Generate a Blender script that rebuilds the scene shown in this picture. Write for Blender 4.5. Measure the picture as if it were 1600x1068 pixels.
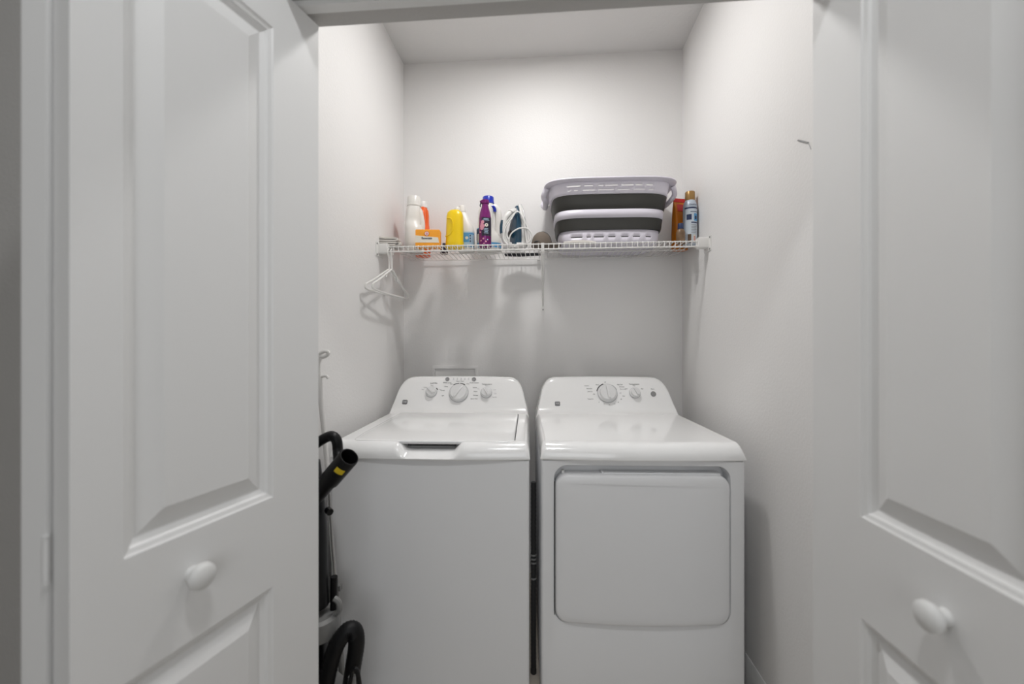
import bpy, math, random
from mathutils import Vector, Matrix
from math import sin, cos, pi, sqrt, radians as R
random.seed(7)
for o in list(bpy.data.objects): bpy.data.objects.remove(o)
SC = bpy.context.scene
COL = SC.collection
# ---------------------------------------------------------------- camera
CAMZ = 1.27; F = 650.0; TH = math.atan(51 / F); CT, ST = cos(TH), sin(TH)
cam = bpy.data.cameras.new('camera'); cam.sensor_width = 36; cam.lens = 36 * F / 1600; cam.clip_start = .02
co = bpy.data.objects.new('camera', cam); COL.objects.link(co)
co.location = (0, 0, CAMZ); co.rotation_euler = (R(90), 0, TH)
cam.dof.use_dof = True; cam.dof.focus_distance = 1.9; cam.dof.aperture_fstop = 1.7
SC.camera = co
# ---------------------------------------------------------------- light
W = bpy.data.worlds.new('world'); SC.world = W; W.use_nodes = True
W.node_tree.nodes['Background'].inputs[0].default_value = (1, 1, 1, 1)
W.node_tree.nodes['Background'].inputs[1].default_value = .1
SC.view_settings.view_transform = 'Standard'; SC.view_settings.look = 'None'
SC.view_settings.exposure = 0.18; SC.view_settings.gamma = 1; SC.view_settings.use_curve_mapping = False
CLOSET_LAMP = 126.0      # emission strength of the closet dome
HALL_LAMP = 118.0         # emission strength of the hall dome
# added soft fill behind the camera, lifts machine fronts; no window there
al_ = bpy.data.lights.new('hall_fill', 'AREA'); al_.shape = 'RECTANGLE'; al_.size = 1.3; al_.size_y = 1.5
al_.energy = 13; al_.color = (.96, .98, 1.0)
alo = bpy.data.objects.new('hall_fill', al_); COL.objects.link(alo); alo.location = (.25, -1.76, 1.45); alo.rotation_euler = (R(90), 0, 0)
# closet measures
XL, XR, YB, ZC = -.795, .737, 2.30, 2.84
YH, YN, ZH = .985, .865, 2.046
SHZ, SHY = 1.731, 1.94

def ratio(px):
    u = px - 800; return (u * CT - F * ST) / (F * CT + u * ST)
def X(px, Y): return ratio(px) * Y
def Z(px, py, Y): return CAMZ + (534 - py) / (F * CT + (px - 800) * ST) * Y
def P(px, py, Y): return Vector((X(px, Y), Y, Z(px, py, Y)))

# ---------------------------------------------------------------- materials
def mat(name, col, rough=.5, metal=0, bump=0, bscale=200, mottled=0, trans=0, emit=0, coat=0, spec=.5, sss=0):
    m = bpy.data.materials.new(name); m.use_nodes = True
    nt = m.node_tree; b = nt.nodes['Principled BSDF']
    b.inputs['Base Color'].default_value = (*col, 1); b.inputs['Roughness'].default_value = rough
    b.inputs['Metallic'].default_value = metal; b.inputs['Specular IOR Level'].default_value = spec
    b.inputs['Coat Weight'].default_value = coat
    b.inputs['Transmission Weight'].default_value = trans
    if emit:
        b.inputs['Emission Color'].default_value = (*col, 1); b.inputs['Emission Strength'].default_value = emit
    tc = nt.nodes.new('ShaderNodeTexCoord')
    if mottled:
        n = nt.nodes.new('ShaderNodeTexNoise'); n.inputs['Scale'].default_value = 14; n.inputs['Detail'].default_value = 6
        nt.links.new(tc.outputs['Object'], n.inputs['Vector'])
        r = nt.nodes.new('ShaderNodeValToRGB')
        r.color_ramp.elements[0].position = .35; r.color_ramp.elements[1].position = .65
        r.color_ramp.elements[0].color = (*[c * (1 - mottled) for c in col], 1)
        r.color_ramp.elements[1].color = (*[min(1, c * (1 + mottled)) for c in col], 1)
        nt.links.new(n.outputs['Fac'], r.inputs['Fac']); nt.links.new(r.outputs['Color'], b.inputs['Base Color'])
    if bump:
        n = nt.nodes.new('ShaderNodeTexNoise'); n.inputs['Scale'].default_value = bscale; n.inputs['Detail'].default_value = 3
        nt.links.new(tc.outputs['Object'], n.inputs['Vector'])
        bp = nt.nodes.new('ShaderNodeBump'); bp.inputs['Strength'].default_value = bump; bp.inputs['Distance'].default_value = .002
        nt.links.new(n.outputs['Fac'], bp.inputs['Height']); nt.links.new(bp.outputs['Normal'], b.inputs['Normal'])
    return m
M_ = dict(
    wall=mat('wall_paint', (.84, .83, .82), .62, bump=.35, bscale=110),
    hallwall=mat('hall_wall_dimmed', (.50, .49, .475), .65, bump=.35, bscale=110), ceil=mat('ceiling_paint', (.76, .755, .745), .8, bump=.3, bscale=60),  # hall wall colour darkened to cut bounce light and dim the hall side
    floor=mat('floor_tile', (.42, .38, .33), .4, bump=.1, bscale=20, mottled=.08),
    door=mat('door_paint', (.80, .80, .795), .38, bump=.06, bscale=180),
    trim=mat('trim_paint', (.74, .74, .73), .4, bump=.03),
    enamel=mat('white_enamel', (.93, .93, .925), .14, coat=.3),
    body=mat('cabinet_enamel', (.86, .865, .875), .3, bump=.03, bscale=300),
    recess=mat('lid_groove_shade', (.62, .64, .67), .4),  # enamel greyed to carry the shade in the lid groove
    knob=mat('knob_plastic', (.80, .80, .80), .25),
    ring=mat('dial_ring', (.52, .52, .53), .3),
    button=mat('button_grey', (.28, .28, .28), .4),
    ink=mat('print_ink', (.22, .22, .22), .5), palei=mat('pale_print', (.5, .5, .51), .5),
    blackink=mat('black_print', (.03, .03, .03), .5),
    badge=mat('badge_metal', (.10, .10, .11), .25), badgel=mat('badge_silver', (.8, .8, .8), .3, metal=.4),
    wire=mat('white_vinyl', (.80, .79, .77), .35), plastic=mat('white_plastic', (.82, .81, .79), .35),
    screw=mat('screw_metal', (.3, .3, .3), .35, metal=.8), steel=mat('brushed_steel', (.6, .6, .6), .3, metal=.8),
    black=mat('black_plastic', (.005, .005, .006), .38, spec=.3), hose=mat('black_hose', (.006, .006, .007), .5, spec=.3),
    grey=mat('grey_plastic', (.22, .22, .215), .35), yellow=mat('yellow_mark', (.75, .55, .02), .4),
    wbottle=mat('white_bottle', (.82, .80, .76), .3), cream=mat('cream_bottle', (.78, .74, .68), .35),
    orange=mat('orange_bottle', (.90, .13, .01), .3), orange2=mat('orange_carton', (.90, .36, .02), .5),
    cartonw=mat('carton_white', (.80, .76, .66), .5), ybottle=mat('yellow_bottle', (.90, .62, .005), .3),
    blue=mat('deep_blue_cap', (.01, .03, .42), .3), sky=mat('sky_blue_label', (.10, .34, .62), .4),
    pale=mat('pale_blue_label', (.45, .62, .75), .4), navy=mat('navy_print', (.015, .03, .10), .4),
    purple=mat('purple_foil', (.20, .015, .16), .22, metal=.3), dpurple=mat('dark_label', (.02, .015, .035), .35),
    taupe2=mat('dark_can', (.07, .065, .06), .4), pink=mat('pink_print', (.75, .32, .42), .4), red=mat('red_print', (.62, .02, .02), .4),
    teal=mat('teal_tank', (.01, .05, .09), .2), ironw=mat('iron_white', (.72, .71, .69), .3),
    taupe=mat('taupe_cloth', (.16, .13, .105), .9, bump=.5, bscale=400), dtaupe=mat('dark_taupe', (.06, .05, .045), .9),
    cloth=mat('grey_cloth', (.66, .63, .59), .95, bump=.5, bscale=500), dcloth=mat('dark_cloth', (.014, .016, .022), .9, bump=.4, bscale=500),
    lilac=mat('lilac_plastic', (.72, .69, .77), .35), band=mat('charcoal_rubber', (.035, .034, .030), .5),
    canlabel=mat('can_label_paper', (.60, .66, .72), .4), gold=mat('gold_cap', (.36, .21, .07), .3, metal=.4), can=mat('can_blue_grey', (.50, .56, .64), .3, metal=.2),
    brown=mat('amber_pack', (.62, .19, .01), .35, bump=.2, bscale=60), tan=mat('tan_jar', (.20, .12, .065), .4, mottled=.4),
    rubber=mat('dark_rubber', (.03, .03, .03), .5), lampw=mat('lamp_metal', (.8, .8, .8), .4),
    scuff=mat('grey_wire', (.25, .25, .25), .5))
M_['closet_glow'] = mat('closet_lamp_glass', (1, .985, .97), emit=CLOSET_LAMP)
M_['hall_glow'] = mat('hall_lamp_glass', (.98, .99, 1.0), emit=HALL_LAMP)

# ---------------------------------------------------------------- mesh builder
class MB:
    def __init__(s): s.v = []; s.f = []
    def add(s, vs, fs):
        n = len(s.v); s.v += [tuple(v) for v in vs]; s.f += [tuple(i + n for i in f) for f in fs]; return s
    def box(s, x0, x1, y0, y1, z0, z1):
        return s.add([(x0, y0, z0), (x1, y0, z0), (x1, y1, z0), (x0, y1, z0), (x0, y0, z1), (x1, y0, z1), (x1, y1, z1), (x0, y1, z1)],
                     [(0, 3, 2, 1), (4, 5, 6, 7), (0, 1, 5, 4), (1, 2, 6, 5), (2, 3, 7, 6), (3, 0, 4, 7)])
    def loft(s, rings, cap0=True, cap1=True, closed=True):
        n = len(rings[0]); vs = [p for r in rings for p in r]; fs = []
        for i in range(len(rings) - 1):
            for j in range(n if closed else n - 1):
                k = (j + 1) % n
                fs.append((i * n + j, i * n + k, (i + 1) * n + k, (i + 1) * n + j))
        if cap0: fs.append(tuple(range(n - 1, -1, -1)))
        if cap1: fs.append(tuple((len(rings) - 1) * n + j for j in range(n)))
        return s.add(vs, fs)
    def lathe(s, prof, n=24, ex=1, ey=1, c=(0, 0, 0), pw=1.0):
        rings = []
        for (r, z) in prof:
            ring = []
            for j in range(n):
                a = 2 * pi * j / n; ca, sa = cos(a), sin(a)
                ring.append((c[0] + r * ex * math.copysign(abs(ca) ** pw, ca), c[1] + r * ey * math.copysign(abs(sa) ** pw, sa), c[2] + z))
            rings.append(ring)
        return s.loft(rings)
    def tube(s, pts, r, n=10, closed=False, cap=True, flat=1.0):
        pts = [Vector(p) for p in pts]; m = len(pts); rings = []
        rr = r if isinstance(r, (list, tuple)) else [r] * m
        t = (pts[1] - pts[0]).normalized()
        up = Vector((0, 0, 1)) if abs(t.z) < .9 else Vector((1, 0, 0))
        nrm = t.cross(up).normalized()
        for i in range(m):
            if closed: t = (pts[(i + 1) % m] - pts[i - 1]).normalized()
            else: t = (pts[min(i + 1, m - 1)] - pts[max(i - 1, 0)]).normalized()
            nrm = (nrm - t * nrm.dot(t)).normalized(); b = t.cross(nrm)
            rings.append([pts[i] + rr[i] * (nrm * cos(2 * pi * j / n) + b * flat * sin(2 * pi * j / n)) for j in range(n)])
        if closed: rings.append(rings[0])
        return s.loft(rings, cap and not closed, cap and not closed)
    def xf(s, mtx):
        s.v = [tuple(mtx @ Vector(v)) for v in s.v]; return s
    def build(s, name, m, parent=None, ang=35, loc=None):
        me = bpy.data.meshes.new(name); me.from_pydata(s.v, [], s.f); me.validate()
        import bmesh
        bm = bmesh.new(); bm.from_mesh(me); bmesh.ops.recalc_face_normals(bm, faces=bm.faces); bm.to_mesh(me); bm.free()
        me.materials.append(M_[m] if isinstance(m, str) else m)
        for p in me.polygons: p.use_smooth = True
        me.set_sharp_from_angle(angle=R(ang))
        o = bpy.data.objects.new(name, me); COL.objects.link(o)
        if parent: o.parent = parent
        if loc: o.location = loc
        return o
def spline(pts, k=8):
    pts = [Vector(p) for p in pts]; out = []
    for i in range(len(pts) - 1):
        p0 = pts[max(i - 1, 0)]; p1 = pts[i]; p2 = pts[i + 1]; p3 = pts[min(i + 2, len(pts) - 1)]
        for j in range(k):
            t = j / k
            out.append(.5 * ((2 * p1) + (p2 - p0) * t + (2 * p0 - 5 * p1 + 4 * p2 - p3) * t * t + (3 * p1 - p0 - 3 * p2 + p3) * t ** 3))
    out.append(pts[-1]); return out
def rr(hw, hh, r, k=6, e=4):
    """rounded rectangle loop (2-D), counter clockwise, e extra points per side"""
    out = []
    cs = [(hw - r, hh - r, 0), (-hw + r, hh - r, 90), (-hw + r, -hh + r, 180), (hw - r, -hh + r, 270)]
    for q, (cx, cy, a0) in enumerate(cs):
        arc = [(cx + r * cos(R(a0 + 90 * i / k)), cy + r * sin(R(a0 + 90 * i / k))) for i in range(k + 1)]
        out += arc
        nx, ny, a1 = cs[(q + 1) % 4]
        b = (nx + r * cos(R(a1)), ny + r * sin(R(a1)))
        for i in range(1, e): out.append((arc[-1][0] + (b[0] - arc[-1][0]) * i / e, arc[-1][1] + (b[1] - arc[-1][1]) * i / e))
    return out
def root(name, loc, rz=0, label=None, cat=None, group=None, kind=None):
    o = bpy.data.objects.new(name, None); COL.objects.link(o); o.empty_display_size = .05
    o.location = loc; o.rotation_euler = (0, 0, rz); return tag(o, label, cat, group, kind)
def tag(o, label=None, cat=None, group=None, kind=None):
    for k, v in (('label', label), ('category', cat), ('group', group), ('kind', kind)):
        if v: o[k] = v
    return o
def struct(name, mb, m, **k): o = mb.build(name, m, **k); o['kind'] = 'structure'; return o
def text(name, s, size, m, parent, loc, rot, ext=.0004, align='CENTER', bold=0):
    cu = bpy.data.curves.new('t', 'FONT'); cu.body = s; cu.size = size; cu.extrude = ext; cu.align_x = align; cu.align_y = 'CENTER'
    cu.offset = bold; cu.resolution_u = 2
    t = bpy.data.objects.new('t', cu); COL.objects.link(t)
    bpy.context.view_layer.update()
    me = bpy.data.meshes.new_from_object(t.evaluated_get(bpy.context.evaluated_depsgraph_get()))
    bpy.data.objects.remove(t); me.name = name; me.materials.clear(); me.materials.append(M_[m])
    o = bpy.data.objects.new(name, me); COL.objects.link(o); o.parent = parent
    o.location = loc; o.rotation_euler = rot; return o

# ---------------------------------------------------------------- setting
struct('floor', MB().box(-1.7, 1.7, -1.9, YB + .1, -.05, 0), 'floor')
struct('ceiling', MB().box(-1.7, 1.7, -1.9, YB + .1, ZC, ZC + .05), 'ceil')
struct('wall_back', MB().box(XL - .1, XR + .1, YB, YB + .1, 0, ZC), 'wall')
struct('wall_left', MB().box(XL - .1, XL, YH, YB, 0, ZC), 'wall')
struct('wall_right', MB().box(XR, XR + .1, YH, YB, 0, ZC), 'wall')
struct('wall_front', MB().box(-1.7, XL, YN, YH, 0, ZC).box(XR, 1.7, YN, YH, 0, ZC).box(XL, XR, YN, YH, ZH, ZC), 'hallwall')
struct('wall_hall_left', MB().box(-1.7, -1.6, -1.9, YN, 0, ZC), 'hallwall')
struct('wall_hall_right', MB().box(1.6, 1.7, -1.9, YN, 0, ZC), 'hallwall')
struct('wall_hall_rear', MB().box(-1.6, 1.6, -1.9, -1.8, 0, ZC), 'hallwall')
def board(name, a, b, n, h=.13, t=.014):
    """baseboard from a to b, thickness towards n"""
    a, b, n = Vector(a), Vector(b), Vector(n)
    prof = [(0, 0), (t, 0), (t, h * .72), (t * .7, h * .8), (t * .55, h * .92), (t * .2, h), (0, h)]
    rings = [[p + n * q[0] + Vector((0, 0, q[1])) for q in prof] for p in (a, b)]
    return struct(name, MB().loft(rings), 'trim')
board('baseboard_left', (XL, YH, 0), (XL, YB, 0), (1, 0, 0))
board('baseboard_right', (XR, YH, 0), (XR, YB, 0), (-1, 0, 0))
board('baseboard_back', (XL + .014, YB, 0), (XR - .014, YB, 0), (0, -1, 0))
struct('trim_1', MB().box(XL - .06, XL, YN - .014, YN, 0, ZH + .06), 'trim')
struct('trim_2', MB().box(XR, XR + .06, YN - .014, YN, 0, ZH + .06), 'trim')
struct('trim_3', MB().box(XL, XR, YN - .014, YN, ZH, ZH + .06), 'trim')

# ---------------------------------------------------------------- bifold doors
LW, LT = .457, .035
def leaf(parent, origin, ang, s0, s1, z0=.02, z1=2.032):
    m = MB()
    pans = [(.20, .753), (.942, 1.936)]
    xs = [0, s0, LW - s1, LW]; zs = [z0, .20, .753, .942, 1.936, z1]
    ring = [(0, 0), (.003, .003), (.010, .0055), (.013, .010), (.021, .0145), (.0235, .0145), (.054, .003), (.057, .0015)]
    for i in range(3):
        for j in range(5):
            if i == 1 and j in (1, 3):
                rs = []
                for (ins, d) in ring:
                    a, b, c, e = xs[1] + ins, xs[2] - ins, zs[j] + ins, zs[j + 1] - ins
                    rs.append([(a, d, c), (b, d, c), (b, d, e), (a, d, e)])
                m.loft(rs, cap0=False)
            else:
                m.add([(xs[i], 0, zs[j]), (xs[i + 1], 0, zs[j]), (xs[i + 1], 0, zs[j + 1]), (xs[i], 0, zs[j + 1])], [(0, 1, 2, 3)])
    e = .002
    m.add([(0, 0, z0), (LW, 0, z0), (LW, LT, z0), (0, LT, z0), (0, 0, z1), (LW, 0, z1), (LW, LT, z1), (0, LT, z1)],
          [(0, 3, 2, 1), (4, 5, 6, 7), (1, 2, 6, 5), (2, 3, 7, 6), (3, 0, 4, 7)])
    o = m.build('door_leaf', 'door', parent, ang=20); o.location = (origin[0], origin[1], 0); o.rotation_euler = (0, 0, ang)
    return o
def knob(parent, x, z):
    m = MB().lathe([(.013, 0), (.0125, .003), (.010, .006), (.010, .009), (.014, .012), (.0195, .016), (.0225, .022), (.0215, .029), (.015, .034), (.004, .036)], 28)
    o = m.build('door_knob', 'trim', parent, ang=60); o.rotation_euler = (R(90), 0, 0); o.location = (x, 0, z); return o
def hinge(parent, x, y, z):
    m = MB().tube([(x, y, z - .03), (x, y, z + .03)], .0032, 10).tube([(x, y, z - .034), (x, y, z - .031)], .004, 10)
    m.tube([(x, y, z + .031), (x, y, z + .034)], .004, 10)
    return m.build('hinge', 'door', parent)
def ang_of(a, b): return math.atan2(b[1] - a[1], b[0] - a[0])
d1 = root('door_1', (0, 0, 0), kind='structure')
A = (-.647, .519); a_ = ang_of(A, (-.544, .965))
l1 = leaf(d1, A, a_, .062, .128); knob(l1, .162, .868)
j0 = (-.7475, .975); leaf(d1, j0, ang_of(j0, (-.7195, .519)), .128, .062)
for z in (.25, .97, 1.86): hinge(d1, -.684, .520, z)
d2 = root('door_2', (0, 0, 0), kind='structure')
B = (.589, .965)
l2 = leaf(d2, B, ang_of(B, (.598, .508)), .135, .042); knob(l2, LW - .160, .861)
b0 = (.672, .508); leaf(d2, b0, ang_of(b0, (.698, .965)), .042, .128)
for z in (.25, .97, 1.86): hinge(d2, .6355, .506, z)
tr = struct('trim_4', MB().box(XL + .01, XR - .01, .905, .93, ZH - .012, ZH), 'trim')

# ---------------------------------------------------------------- ceiling lamps
def disc_lamp(loc, glow, label):
    r = root('ceiling_light', loc, 0, label, 'light')
    MB().lathe([(.09, 0), (.115, 0), (.118, -.004), (.110, -.016), (.092, -.018), (.088, -.0165)], 40).build('lamp_trim', 'lampw', r)
    MB().lathe([(.0875, -.0166), (.0875, -.0172), (.001, -.0175)], 32).build('lamp_diffuser', glow, r)
    return r
disc_lamp((-.03, 1.58, ZC - .0005), 'closet_glow', 'round flat disc lamp on the closet ceiling over the machines')
disc_lamp((.0, .16, ZC - .0005), 'hall_glow', 'round flat disc lamp on the hall ceiling outside the doors')

# ---------------------------------------------------------------- washer and dryer
HW = .343; ZD = .928; ZLIP = .876; HC = .173; DEP = .745
def smin(a, b, k):
    h = max(k - abs(a - b), 0) / k; return min(a, b) - h * h * k * .25
def smax(a, b, k): return -smin(-a, -b, k)
def ease(t): t = min(max(t, 0), 1); return sqrt(max(0, 1 - (1 - t) ** 2))
SL = 1.9; YF = .595
def _xo(h):
    x = .3405 - .034 * (1 - (1 - h) ** 2)
    if h > .5: x -= .070 * (1 - sqrt(max(0, 1 - ((h - .5) / .5) ** 2)))
    return x
_TAB = [(_xo(i / 200), i / 200) for i in range(201)]
def gout(x):
    if x <= _TAB[-1][0]: return 1
    if x >= _TAB[0][0]: return 0
    for i in range(200, 0, -1):
        a, b = _TAB[i], _TAB[i - 1]
        if a[0] <= x <= b[0]: return a[1] + (b[1] - a[1]) * (x - a[0]) / max(1e-9, b[0] - a[0])
    return 0
def bow(x): return -.014 * (1 - (x / HW) ** 2)
def deck_z(x, y, scoop):
    df = y - bow(x); ds = HW - abs(x); db = DEP - y
    e = ease(df / .045) * ease(ds / .018)
    base = ZLIP + (ZD - ZLIP) * e
    if scoop:
        s = (1 - ease_s((abs(x) - .078) / .035)) * (1 - ease_s((y - .062) / .012))
        base = base - .030 * s * ease(df / .02)
    lin = (y - YF) * SL
    t = min(abs(x) / .338, 1)
    Ht = HC - .006 * t * t
    Fy = smin(smax(lin, 0, .055), Ht, .03)
    G = Ht * gout(abs(x))
    g = smin(Fy, G, .02) if Fy > .012 else Fy
    g = max(0, min(g, Fy)) * ease(db / .02)
    base_back = ease((db) / .006)
    return base + g
def ease_s(t): t = min(max(t, 0), 1); return t * t * (3 - 2 * t)
def top_panel(parent, scoop):
    def dist(n, a, b, seg):
        return [a + (b - a) * i / n for i in range(n)]
    xs = []
    e1 = [HW * (1 - .0) - d for d in (0, .0004, .0012, .0024, .004, .006, .009, .012, .015, .018, .022, .026, .031, .037, .044, .052, .062, .075, .09)]
    mid = [.235 - i * .0125 for i in range(0, 19)]
    pos = sorted(set([round(v, 5) for v in e1 + mid if v > 0.004]))
    xs = [-v for v in reversed(pos)] + [0] + pos
    fr = [0, .0004, .0012, .0025, .004, .006, .009, .012, .016, .02, .025, .03, .035, .04, .045, .05, .055, .06, .064, .068, .072, .076, .08]
    ys = fr + [.08 + i * (.48 / 10) for i in range(1, 11)] + [.57, .58] + [.585 + i * .005 for i in range(0, 27)] + [.722, .727, .732, .737, .741, .744, DEP]
    n = len(xs); vs = []
    for y in ys:
        for x in xs:
            w = 1 - ease_s(y / .15)
            yy = y + bow(x) * w
            vs.append((x, yy, deck_z(x, yy if w > 0 else y, scoop)))
    fs = [(i * n + j, i * n + j + 1, (i + 1) * n + j + 1, (i + 1) * n + j) for i in range(len(ys) - 1) for j in range(n - 1)]
    m = MB().add(vs, fs)
    # closed underside skirt
    per = [vs[j] for j in range(n)] + [vs[i * n + n - 1] for i in range(1, len(ys))] + [vs[(len(ys) - 1) * n + j] for j in range(n - 2, -1, -1)] + [vs[i * n] for i in range(len(ys) - 2, 0, -1)]
    low = [(p[0] * .997, p[1] + (.002 if p[1] < .3 else 0), ZLIP - .004) for p in per]
    m.loft([per, low], False, True)
    me = m.build('top_panel', 'enamel', parent, ang=50); return me
def face_pt(x, z, out=0):
    """point on the sloped console face"""
    y = YF + (z - ZD) / SL
    nl = 1 / sqrt(1 + SL * SL)
    return Vector((x, y - out * SL * nl, z + out * nl))
FROT = (math.atan(SL), 0, 0)
def dial(parent, x, z, r, big, rot=0, name='dial'):
    o = root('t', (0, 0, 0)); bpy.data.objects.remove(o)
    prof = [(r, 0), (r, .006), (r * .985, .008), (r * .86, .009), (r * .84, .020), (r * .80, .0235), (r * .2, .0245)]
    m = MB().lathe(prof, 36)
    k = m.build(name, 'knob', parent, ang=40); k.location = face_pt(x, z, .0); k.rotation_euler = (FROT[0], 0, 0)
    g = MB(); h = r * .80
    sec = lambda yy, w, hh: [(-w, yy, .022), (w, yy, .022), (w * .55, yy, .024 + hh), (-w * .55, yy, .024 + hh)]
    g.loft([sec(-h, r * .12, .001), sec(-h * .8, r * .2, .008), sec(h * .5, r * .16, .008), sec(h, r * .08, .001)])
    gg = g.build('grip', 'knob', k); gg.rotation_euler = (0, 0, rot)
    MB().lathe([(r * 1.0, .0), (r * 1.06, .0), (r * 1.06, .004), (r * 1.0, .0045)], 36).build('dial_ring', 'ring', k)
    return k
def arc_mark(parent, x, z, r, a0, a1, w=.004, m='blackink'):
    pts = [(r * cos(R(a0 + (a1 - a0) * i / 12)), r * sin(R(a0 + (a1 - a0) * i / 12))) for i in range(13)]
    pts2 = [((r + w) / r * p[0], (r + w) / r * p[1]) for p in pts]
    mb = MB(); mb.loft([[(p[0], p[1], .0003) for p in pts], [(p[0], p[1], .0009) for p in pts], [(p[0], p[1], .0009) for p in pts2], [(p[0], p[1], .0003) for p in pts2]], False, False, closed=False)
    o = mb.build('print_mark', m, parent); o.location = face_pt(x, z); o.rotation_euler = FROT
def word(parent, s, x, z, size=.0075, m='ink', align='CENTER'):
    return text('lettering', s, size, m, parent, face_pt(x, z, .0006), FROT, align=align)
def badge(parent, x, z):
    b = MB(); rg = []
    for (s_, h) in ((1, 0), (1, .002), (.9, .0028)):
        rg.append([(p[0] * s_, p[1] * s_, h) for p in rr(.0125, .0115, .0055, 4, 1)])
    o = b.loft(rg).build('logo_badge', 'badge', parent); o.location = face_pt(x, z, .0003); o.rotation_euler = FROT
    MB().tube([(p[0], p[1], .003) for p in rr(.0096, .0088, .0045, 5, 2)], .0006, 6, closed=True).build('logo_ring', 'badgel', o)
    t = text('lettering', 'GE', .012, 'badgel', o, (0, 0, .003), (0, 0, 0), ext=.0003, bold=.0002)
def cabinet(parent, recess=None):
    m = MB(); z0, z1 = .02, ZLIP - .006
    hw = HW - .002; cz, hh = (z0 + z1) / 2, (z1 - z0) / 2
    def ringf(y, hx, hz, r, czz=cz): return [(p[0], y, czz + p[1]) for p in rr(hx, hz, r, 6, 5)]
    front = [ringf(DEP - .03, hw, hh, .004), ringf(.012, hw, hh, .004), ringf(.006, hw - .002, hh, .005), ringf(.002, hw - .007, hh - .001, .008)]
    if recess:
        (rx0, rx1, rz0, rz1, dep, rad) = recess
        cx = (rx0 + rx1) / 2; c2 = (rz0 + rz1) / 2; a, b = (rx1 - rx0) / 2, (rz1 - rz0) / 2
        def rg2(y, g): return [(cx + p[0], y, c2 + p[1]) for p in rr(a - g, b - g, rad - g, 6, 5)]
        m.loft(front + [rg2(.002, -.004), rg2(.003, -.001), rg2(.006, 0), rg2(dep, .002)], True, True)
    else: m.loft(front, True, True)
    o = m.build('cabinet', 'body', parent, ang=30)
    if recess: pass
    MB().box(-hw + .02, hw - .02, .03, DEP - .04, 0, .02).build('base', 'rubber', parent)
    return o
def gasket(parent):
    MB().box(-HW + .008, HW - .008, .006, .02, ZLIP - .0065, ZLIP - .0035).build('seam', 'rubber', parent)
# ---- washer
wa = root('washing_machine', (-.392, 1.385, 0), R(2.2), 'white top-loading washing machine with flat lid and three dials, left of the dryer', 'washing machine')
cabinet(wa); top_panel(wa, True); gasket(wa)
lidr = []
lx0, lx1, ly0, ly1 = -.276, .289, .031, .572
def lid_ring(g, z, front=0):
    cx, cy = (lx0 + lx1) / 2, (ly0 + ly1) / 2
    pts = rr((lx1 - lx0) / 2 - g, (ly1 - ly0) / 2 - g, .022 - g * .8, 6, 8)
    return [(cx + p[0], cy + p[1] + (bow(p[0]) * .6 if p[1] < 0 else 0), z - (.003 if p[1] < -.24 else 0)) for p in pts]
# flat grey ring painting the shaded groove round the lid, then the slab
MB().loft([lid_ring(-.0035, ZD + .0006), lid_ring(0, ZD + .0007)], False, False).build('lid_gap_shade', 'recess', wa)
lid = MB().loft([lid_ring(.002, ZD - .007), lid_ring(0, ZD - .004), lid_ring(0, ZD + .002), lid_ring(.002, ZD + .004), lid_ring(.006, ZD + .005)]).build('lid', 'enamel', wa, ang=50)
MB().box(-.085, .085, .045, .062, ZD - .022, ZD - .004).build('handle_shade', 'rubber', wa)  # dark block put in for the shade under the lid lip
MB().box(lx1 + .0005, lx1 + .0035, .045, .562, ZD - .001, ZD + .0018).build('lid_gap_shade', 'rubber', wa)  # dark strip painting the shaded gap right of the lid
dial(wa, -.006, 1.018, .046, True, R(-35)); dial(wa, -.143, 1.022, .027, False, R(55)); dial(wa, .130, 1.020, .027, False, R(35))
arc_mark(wa, -.006, 1.018, .0495, 92, 125); arc_mark(wa, -.006, 1.018, .0495, 57, 86); arc_mark(wa, -.143, 1.022, .030, 20, 42)
for x in (-.069, .065):
    o = MB().lathe([(.0105, 0), (.0105, .002), (.009, .003), (.007, .0025)], 20).build('button', 'button', wa); o.location = face_pt(x, 1.083); o.rotation_euler = FROT
for i in range(5):
    mb = MB(); mb.box(-.0035, .0035, .003, .0044, 0, .0006).box(-.0035, .0035, -.0044, -.003, 0, .0006).box(-.0008, .0008, -.003, .003, 0, .0006)
    o = mb.build('indicator_mark', 'palei', wa); o.location = face_pt(-.038 + i * .019, 1.0845, .0003); o.rotation_euler = FROT
word(wa, 'Water Level', -.069, 1.0665, .0085); word(wa, 'Rinse Option', .068, 1.0665, .0085); word(wa, 'Load Size', -.136, 1.064, .0095); word(wa, 'Temperature', .131, 1.060, .0095)
word(wa, 'Start  Soak', -.004, 1.0735, .0085)
for i, (s, dx, dz) in enumerate((('Small', -.04, .014), ('Medium', -.03, .027), ('Large', .0, .036), ('Auto', .038, .014))): word(wa, s, -.143 + dx * 1.1, 1.022 + dz * .85, .006, 'palei')
for s, dx, dz in (('Hot', -.04, .018), ('Warm', .0, .033), ('Cool', .042, .014), ('Cold', .044, -.004), ('Tap Cold', .042, -.02)): word(wa, s, .130 + dx, 1.020 + dz, .006, 'palei')
for s, dx, dz in (('Normal', -.082, .012), ('Light', -.078, -.012), ('Whites', -.066, .03), ('Casuals', .078, .026), ('Colors', .082, .008), ('Delicates', .084, -.010), ('Speed Wash', .078, -.026), ('Spin', -.04, .043), ('Drain', .042, .043)):
    word(wa, s, -.006 + dx, 1.018 + dz, .0068, 'ink')
badge(wa, -.268, .975)
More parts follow.
